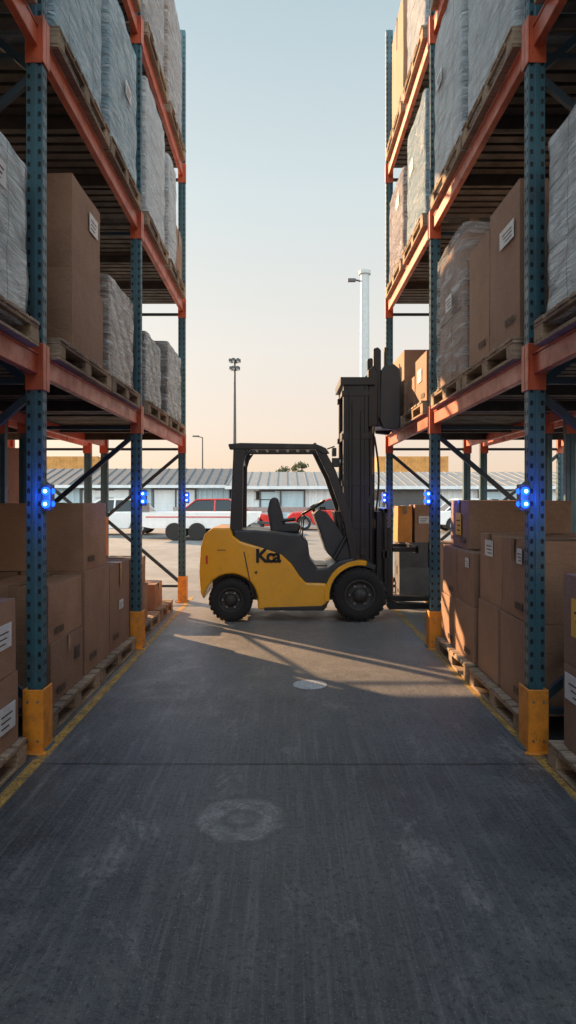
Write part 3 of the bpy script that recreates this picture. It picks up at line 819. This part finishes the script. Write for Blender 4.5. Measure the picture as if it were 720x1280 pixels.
def wheel(cx,cz,r,y0,y1,name,out):
    w=MB(); W=y1-y0; m=(y0+y1)/2; ri=r*0.56
    prof=[(ri,y0+0.015),(ri*1.1,y0+0.004),(r*0.86,y0),(r*0.95,y0+W*0.08),(r*0.985,y0+W*0.2),(r*0.985,y1-W*0.2),(r*0.95,y1-W*0.08),(r*0.86,y1),(ri*1.1,y1-0.004),(ri,y1-0.015)]
    w.lathe(cx,cz,prof,'rubber',48)
    nl=26
    for i in range(nl):
        a=2*math.pi*i/nl
        for sgn in (-1,1):
            mt=Matrix.Translation((cx,m,cz))@Matrix.Rotation(-a+(0.06*sgn),4,'Y')@Matrix.Rotation(sgn*0.35,4,'X')
            w.box(r*0.93,r*1.005,(0.01 if sgn>0 else -W*0.5+0.006),(W*0.5-0.006 if sgn>0 else -0.01),-0.018,0.018,'rubber',mt)
    for s_,ye in ((-1,y0),(1,y1)):
        d=-s_
        w.lathe(cx,cz,[(ri+0.004,ye+d*0.012),(ri*0.97,ye+d*0.004),(ri*0.9,ye+d*0.02),(ri*0.82,ye+d*0.055),(ri*0.5,ye+d*0.05),(ri*0.42,ye+d*0.02),(ri*0.38,ye-d*0.004),(0.001,ye-d*0.008)],'hub',36)
        for i in range(6):
            a=2*math.pi*i/6; bx=cx+ri*0.66*math.cos(a); bz=cz+ri*0.66*math.sin(a)
            w.tube((bx,ye+d*0.055,bz),(bx,ye+d*0.03,bz),0.012,0.012,'steel',6)
    o=w.obj(name,center=False); o.parent=fk; o.matrix_parent_inverse=finv
rx,_=P(288,0); fx,_=P(450,0)
wheel(rx,0.262,0.262,7.90,8.10,'rear_wheel_near',-1); wheel(rx,0.262,0.262,8.82,9.02,'rear_wheel_far',1)
wheel(fx,0.325,0.325,7.88,8.12,'front_wheel_near',-1); wheel(fx,0.325,0.325,8.80,9.04,'front_wheel_far',1)

# ------------------------------------------------------------------ background buildings
def corrug(b,x0,x1,y,z0,z1,k,pitch=0.35,dep=0.05):
    n=int((x1-x0)/pitch); vs=[]
    pts=[]
    for i in range(n+1):
        x=x0+(x1-x0)*i/n; p=(x1-x0)/n
        pts+= [(x,y),(x+p*0.3,y),(x+p*0.45,y-dep),(x+p*0.85,y-dep)] if i<n else [(x,y)]
    for (x,yy) in pts: vs+= [(x,yy,z0),(x,yy,z1)]
    b.add(vs,[(2*i,2*i+2,2*i+3,2*i+1) for i in range(len(pts)-1)],k)
def building(x0,x1,y,dep,hw,hr,kw,kr,doors):
    root=empty('warehouse_building',((x0+x1)/2,y+dep/2,0)); inv=Matrix.Translation(-root.location)
    def pt(b,nm,bv=0):
        o=b.obj(nm,center=False,bevel=bv,seg=1,fixn=False); o.parent=root; o.matrix_parent_inverse=inv
    b=MB(); corrug(b,x0,x1,y,0.35,hw,kw); b.box(x0,x1,y-0.02,y+0.2,0,0.35,'roof_mid')
    b.box(x0,x0+0.1,y,y+dep,0,hw,kw); b.box(x1-0.1,x1,y,y+dep,0,hw,kw); b.box(x0,x1,y+dep-0.1,y+dep,0,hw,kw); pt(b,'walls')
    b=MB()
    n=int((x1-x0)/0.6)
    b.add([(x0-0.3,y-0.5,hw),(x1+0.3,y-0.5,hw),(x1+0.3,y+dep/2,hr),(x0-0.3,y+dep/2,hr),(x0-0.3,y+dep+.4,hw),(x1+0.3,y+dep+.4,hw)],[(0,1,2,3),(3,2,5,4)],kr)
    for i in range(n+1):
        x=x0-0.3+(x1-x0+0.6)*i/n; b.bar((x,y-0.5,hw+0.02),(x,y+dep/2,hr+0.02),0.05,0.04,kr)
    b.box(x0-0.35,x1+0.35,y-0.62,y-0.5,hw-0.14,hw+0.05,'wall_white'); pt(b,'roof')
    b=MB()
    for (dx,w,h,k) in doors:
        b.box(dx,dx+w,y-0.10,y-0.07,0.0,h,k)
        for i in range(int(h/0.22)): b.box(dx+0.04,dx+w-0.04,y-0.12,y-0.10,i*0.22+0.03,i*0.22+0.19,k)
        b.box(dx-0.1,dx,y-0.16,y-0.05,0,h+0.12,'dark_grey'); b.box(dx+w,dx+w+0.1,y-0.16,y-0.05,0,h+0.12,'dark_grey'); b.box(dx,dx+w,y-0.16,y-0.05,h,h+0.12,'dark_grey')
    pt(b,'roller_doors')
    b=MB()
    x=x0+1.5
    while x<x1-2:
        b.box(x,x+1.1,y-0.09,y-0.06,hw-0.75,hw-0.3,'glass'); b.box(x-0.05,x+1.15,y-0.12,y-0.09,hw-0.3,hw-0.25,'dark_grey'); b.box(x-0.05,x+1.15,y-0.12,y-0.09,hw-0.8,hw-0.75,'dark_grey'); x+=6.8
    for i in range(int((x1-x0)/6)):
        xx=x0+3+i*6; b.tube((xx,y-0.2,0),(xx,y-0.2,hw),0.05,0.05,'dark_grey',8)
    pt(b,'windows_and_downpipes')
building(-34,-3.6,42,9,2.25,3.55,'wall_blue','roof_dark',[(-30,3,2,'wall_white'),(-20,3,2,'dark_grey'),(-13,3,2,'wall_white'),(-8.4,2.6,2,'wall_white')])
building(-3.3,34,40,12,2.15,3.3,'wall_white','roof_mid',[(-1.5,2.6,1.9,'wall_blue'),(6,3.2,1.9,'dark_grey'),(12,3,1.9,'wall_blue'),(20,3,1.9,'dark_grey')])

def container(x0,x1,y,z0,k):
    b=MB(); h=2.5; corrug(b,x0+0.1,x1-0.1,y+0.03,z0+0.15,z0+h-0.12,k,0.28,0.03)
    b.box(x0,x1,y,y+0.12,z0,z0+0.15,k); b.box(x0,x1,y,y+0.12,z0+h-0.12,z0+h,k)
    b.box(x0,x0+0.14,y-0.01,y+0.14,z0,z0+h+0.01,k); b.box(x1-0.14,x1,y-0.01,y+0.14,z0,z0+h+0.01,k)
    b.box(x0+0.02,x1-0.02,y+0.1,y+2.4,z0+0.02,z0+h-0.02,k)
    b.obj('shipping_container',fixn=True)
container(7.8,13.9,56,0,'orange_cont'); container(7.8,13.9,56,2.52,'orange_cont')
container(-22,-16,56,0,'orange_cont'); container(-22,-16,56,2.52,'orange_cont')

def mastlight(x,y,h):
    b=MB(); b.tube((x,y,0),(x,y,h-0.4),0.20,0.09,'dark_grey',12); b.box(x-0.25,x+0.25,y-0.25,y+0.25,0,0.3,'yard')
    b.tube((x,y,h-0.4),(x,y,h+0.1),0.09,0.09,'dark_grey',10)
    for zz,rr in ((h-0.75,0.36),(h-0.05,0.42)):
        b.tube((x,y,zz-0.04),(x,y,zz+0.04),rr*0.5,rr*0.5,'dark_grey',16)
        for i in range(6):
            a=i*math.pi/3+0.3; cx,cy=x+rr*math.cos(a),y+rr*math.sin(a)
            b.bar((x,y,zz),(cx,cy,zz),0.05,0.05,'dark_grey'); b.box(cx-0.13,cx+0.13,cy-0.12,cy+0.12,zz-0.16,zz+0.12,'dark_grey')
            b.box(cx-0.10,cx+0.10,cy-0.14,cy+0.10,zz-0.19,zz-0.16,'label')
    b.obj('high_mast_light')
mastlight(-4.65,60,14.1)
b=MB(); x=-7.6; b.tube((x,60,0),(x,60,7),0.09,0.05,'dark_grey',10); b.tube((x,60,7),(x-0.6,60,7.1),0.04,0.04,'dark_grey',8); b.box(x-0.9,x-0.3,59.88,60.12,7.05,7.17,'dark_grey'); b.obj('street_lamp')
b=MB(); x=3.62; y=30; b.tube((x,y,0),(x,y,11.7),0.24,0.20,'lamp_white',24); b.tube((x,y,11.7),(x,y,11.86),0.27,0.27,'lamp_white',24)
b.tube((x,y,11.35),(x-0.62,y,11.5),0.04,0.04,'dark_grey',8); b.box(x-0.78,x-0.42,y-0.1,y+0.1,11.38,11.5,'dark_grey'); b.tube((x,y,0),(x,y,0.06),0.42,0.42,'steel',24)
b.obj('utility_pole')

def car(x,y,k,L_=4.3,name='parked_car',flip=1):
    root=empty(name,(x,y,0)); inv=Matrix.Translation(-root.location)
    def T(lst): return [(x+flip*px,pz) for px,pz in lst]
    def pt(b,nm,bv):
        o=b.obj(nm,center=False,bevel=bv,seg=3); o.parent=root; o.matrix_parent_inverse=inv
    b=MB()
    prof=[(-2.1,0.35),(-2.15,0.6),(-2.1,0.88),(-1.5,0.95),(0.75,0.93),(1.9,0.80),(2.12,0.62),(2.12,0.35),(1.75,0.30)]
    prof+=[(1.35+0.36*math.cos(math.radians(a)),0.32+0.36*math.sin(math.radians(a))) for a in range(0,181,20)]
    prof+=[(0.9,0.25),(-0.9,0.25)]
    prof+=[(-1.35+0.36*math.cos(math.radians(a)),0.32+0.36*math.sin(math.radians(a))) for a in range(0,181,20)]
    b.prism(T(prof),y-0.85,y+0.85,k); pt(b,'body',0.06)
    b=MB()
    lo=[(-1.75,0.93),(1.05,0.93)]; hi=[(-1.15,1.40),(0.25,1.42)]
    vs=[]
    for (px,pz),wy in ((lo[0],.80),(lo[1],.80),(hi[1],.62),(hi[0],.62)):
        vs+= [(x+flip*px,y-wy,pz),(x+flip*px,y+wy,pz)]
    b.add(vs,[(0,2,4,6),(1,7,5,3),(0,1,3,2),(2,3,5,4),(4,5,7,6),(6,7,1,0)],'glass'); pt(b,'greenhouse',0.05)
    b=MB(); b.prism(T([(-1.2,1.385),(0.28,1.40),(0.18,1.46),(-1.1,1.45)]),y-0.64,y+0.64,k)
    for px0,px1 in ((-1.72,-1.15),(1.03,0.27),(-0.35,-0.35)):
        for sy in (-1,1):
            b.bar((x+flip*px0,y+sy*0.80,0.93),(x+flip*px1,y+sy*0.635,1.40),0.07,0.05,k)
    pt(b,'roof_and_pillars',0.02)
    b=MB()
    for wx in (-1.35,1.35):
        for yy in (y-0.86,y+0.66):
            b.lathe(x+wx,0.32,[(0.2,yy+0.01),(0.3,yy),(0.32,yy+0.03),(0.32,yy+0.17),(0.3,yy+0.2),(0.2,yy+0.19)],'rubber',24)
            b.lathe(x+wx,0.32,[(0.2,yy+0.01),(0.18,yy+0.03),(0.001,yy+0.02)],'steel',16); b.lathe(x+wx,0.32,[(0.2,yy+0.19),(0.001,yy+0.18)],'steel',16)
    b.box(x+flip*2.05-0.06,x+flip*2.05+0.06,y-0.7,y-0.45,0.6,0.74,'label'); b.box(x-flip*2.1-0.04,x-flip*2.1+0.04,y-0.75,y-0.5,0.65,0.8,'red_paint')
    pt(b,'wheels_and_lamps',0)
car(-2.6,28,'red_paint'); car(2.2,31,'red_paint',flip=-1); car(-7.2,27,'white_paint',flip=-1); car(8.6,29,'white_paint'); car(-13,30,'white_paint')
b=MB(); x0,x1,y=-5.2,-1.0,23
b.box(x0,x1,y,y+1.9,0.62,0.78,'white_paint'); b.prism([(x0,0.98),(x0+0.1,0.5),(x0+0.5,0.42),(x1-0.5,0.42),(x1,0.7),(x1+0.1,0.98)],y-0.03,y+0.02,'white_paint'); b.prism([(x0,0.98),(x0+0.1,0.5),(x0+0.5,0.42),(x1-0.5,0.42),(x1,0.7),(x1+0.1,0.98)],y+1.88,y+1.93,'white_paint')
b.box(x0-0.02,x0+0.04,y+0.03,y+1.87,0.78,1.3,'steel'); b.box(x0+0.3,x1-0.4,y-0.045,y-0.031,0.80,0.84,'red_paint')
b.bar((x1,y+0.95,0.6),(x1+1.1,y+0.95,0.5),0.08,0.1,'dark_grey')
for wx in (-3.9,-3.1):
    for yy in (y-0.1,y+1.80): b.lathe(wx,0.31,[(0.001,yy),(0.17,yy+0.01),(0.3,yy),(0.31,yy+0.03),(0.31,yy+0.17),(0.3,yy+0.2),(0.001,yy+0.19)],'rubber',20)
b.obj('flatbed_trailer',bevel=0.01)
b=MB()
for i in range(14): b.box(-6+i*1.6,-5.92+i*1.6,34.96,35.04,0,1.0,'steel')
b.box(-6,15,34.9,34.95,0.72,1.0,'steel'); b.box(-6,15,34.9,34.95,0.3,0.4,'steel'); b.obj('guard_rail',bevel=0.01)

def tree(x,y,h,r):
    root=empty('tree',(x,y,0)); inv=Matrix.Translation(-root.location)
    b=MB(); b.tube((x,y,0),(x+0.1,y,h*0.55),0.16,0.09,'bark',8)
    tips=[]
    for i in range(9):
        a=i*2.4; t=Vector((x+r*0.7*math.cos(a)*random.uniform(.4,1),y+r*0.7*math.sin(a),h*random.uniform(0.62,0.95)))
        b.tube((x+0.1,y,h*0.5),t,0.05,0.02,'bark',6); tips.append(t)
    o=b.obj('trunk',center=False); o.parent=root; o.matrix_parent_inverse=inv
    b=MB()
    for t in tips:
        for _ in range(90):
            p=t+Vector((random.gauss(0,.25*r),random.gauss(0,.25*r),random.gauss(0,.16*r))); s_=random.uniform(.05,.11)
            e=Euler((random.random()*6,random.random()*6,random.random()*6)).to_matrix()
            b.add([p+e@Vector(q)*s_ for q in ((-1,-.6,0),(1,-.6,0),(1,.6,0),(-1,.6,0))],[(0,1,2,3)],'leaf')
    o=b.obj('crown',center=False,fixn=False); o.parent=root; o.matrix_parent_inverse=inv
tree(-0.4,62,4.5,0.8); tree(1.3,63,5.0,0.8)

# ------------------------------------------------------------------ light
AZ=math.radians(-46); EL=math.radians(20)     # azimuth measured from +Y, negative = left
sd=Vector((math.sin(AZ)*math.cos(EL),math.cos(AZ)*math.cos(EL),math.sin(EL)))
sl=bpy.data.lights.new('sun','SUN'); sl.energy=13.0; sl.angle=math.radians(0.6); sl.color=(1.0,0.62,0.33)
so=bpy.data.objects.new('sun',sl); coll.objects.link(so); so.rotation_euler=(-sd).to_track_quat('-Z','Y').to_euler(); so.location=(0,0,30)
w=bpy.data.worlds.new("World"); scene.world=w; w.use_nodes=True; nt=w.node_tree
bg=nt.nodes["Background"]
sky=nt.nodes.new("ShaderNodeTexSky"); sky.sky_type='NISHITA'; sky.sun_disc=False
sky.sun_elevation=EL; sky.sun_rotation=AZ; sky.air_density=1.0; sky.dust_density=2.5; sky.ozone_density=1.2
tc_=nt.nodes.new("ShaderNodeTexCoord"); sp=nt.nodes.new("ShaderNodeSeparateXYZ"); nt.links.new(tc_.outputs["Generated"],sp.inputs[0])
# golden-hour haze that thickens toward the horizon
hz=ramp(nt, sp.outputs[2], [(0.0,(1.0,0.74,0.54)),(0.10,(1.0,0.83,0.69)),(0.22,(0.95,0.89,0.80)),(0.42,(0.76,0.85,0.85)),(0.65,(0.52,0.67,0.73)),(1.0,(0.44,0.60,0.69))])
sc=nt.nodes.new("ShaderNodeVectorMath"); sc.operation='SCALE'; sc.inputs[3].default_value=0.12; nt.links.new(sky.outputs[0],sc.inputs[0])
skyc=mixc(nt, sc.outputs[0], hz, 0.85)
# added fill: sky gain raised behind the camera to light the forklift's near side
gain=ramp(nt, math_n(nt,'ADD',math_n(nt,'MULTIPLY',sp.outputs[1],-0.5),0.5), [(0.35,0.31),(0.75,1.0)])
gs=math_n(nt,'MULTIPLY',gain,3.2)
sc2=nt.nodes.new("ShaderNodeVectorMath"); sc2.operation='SCALE'; nt.links.new(skyc,sc2.inputs[0]); nt.links.new(gs,sc2.inputs[3])
nt.links.new(sc2.outputs[0],bg.inputs[0]); bg.inputs[1].default_value=1.0
scene.view_settings.view_transform='Standard'; scene.view_settings.look='None'; scene.view_settings.exposure=0; scene.view_settings.gamma=1
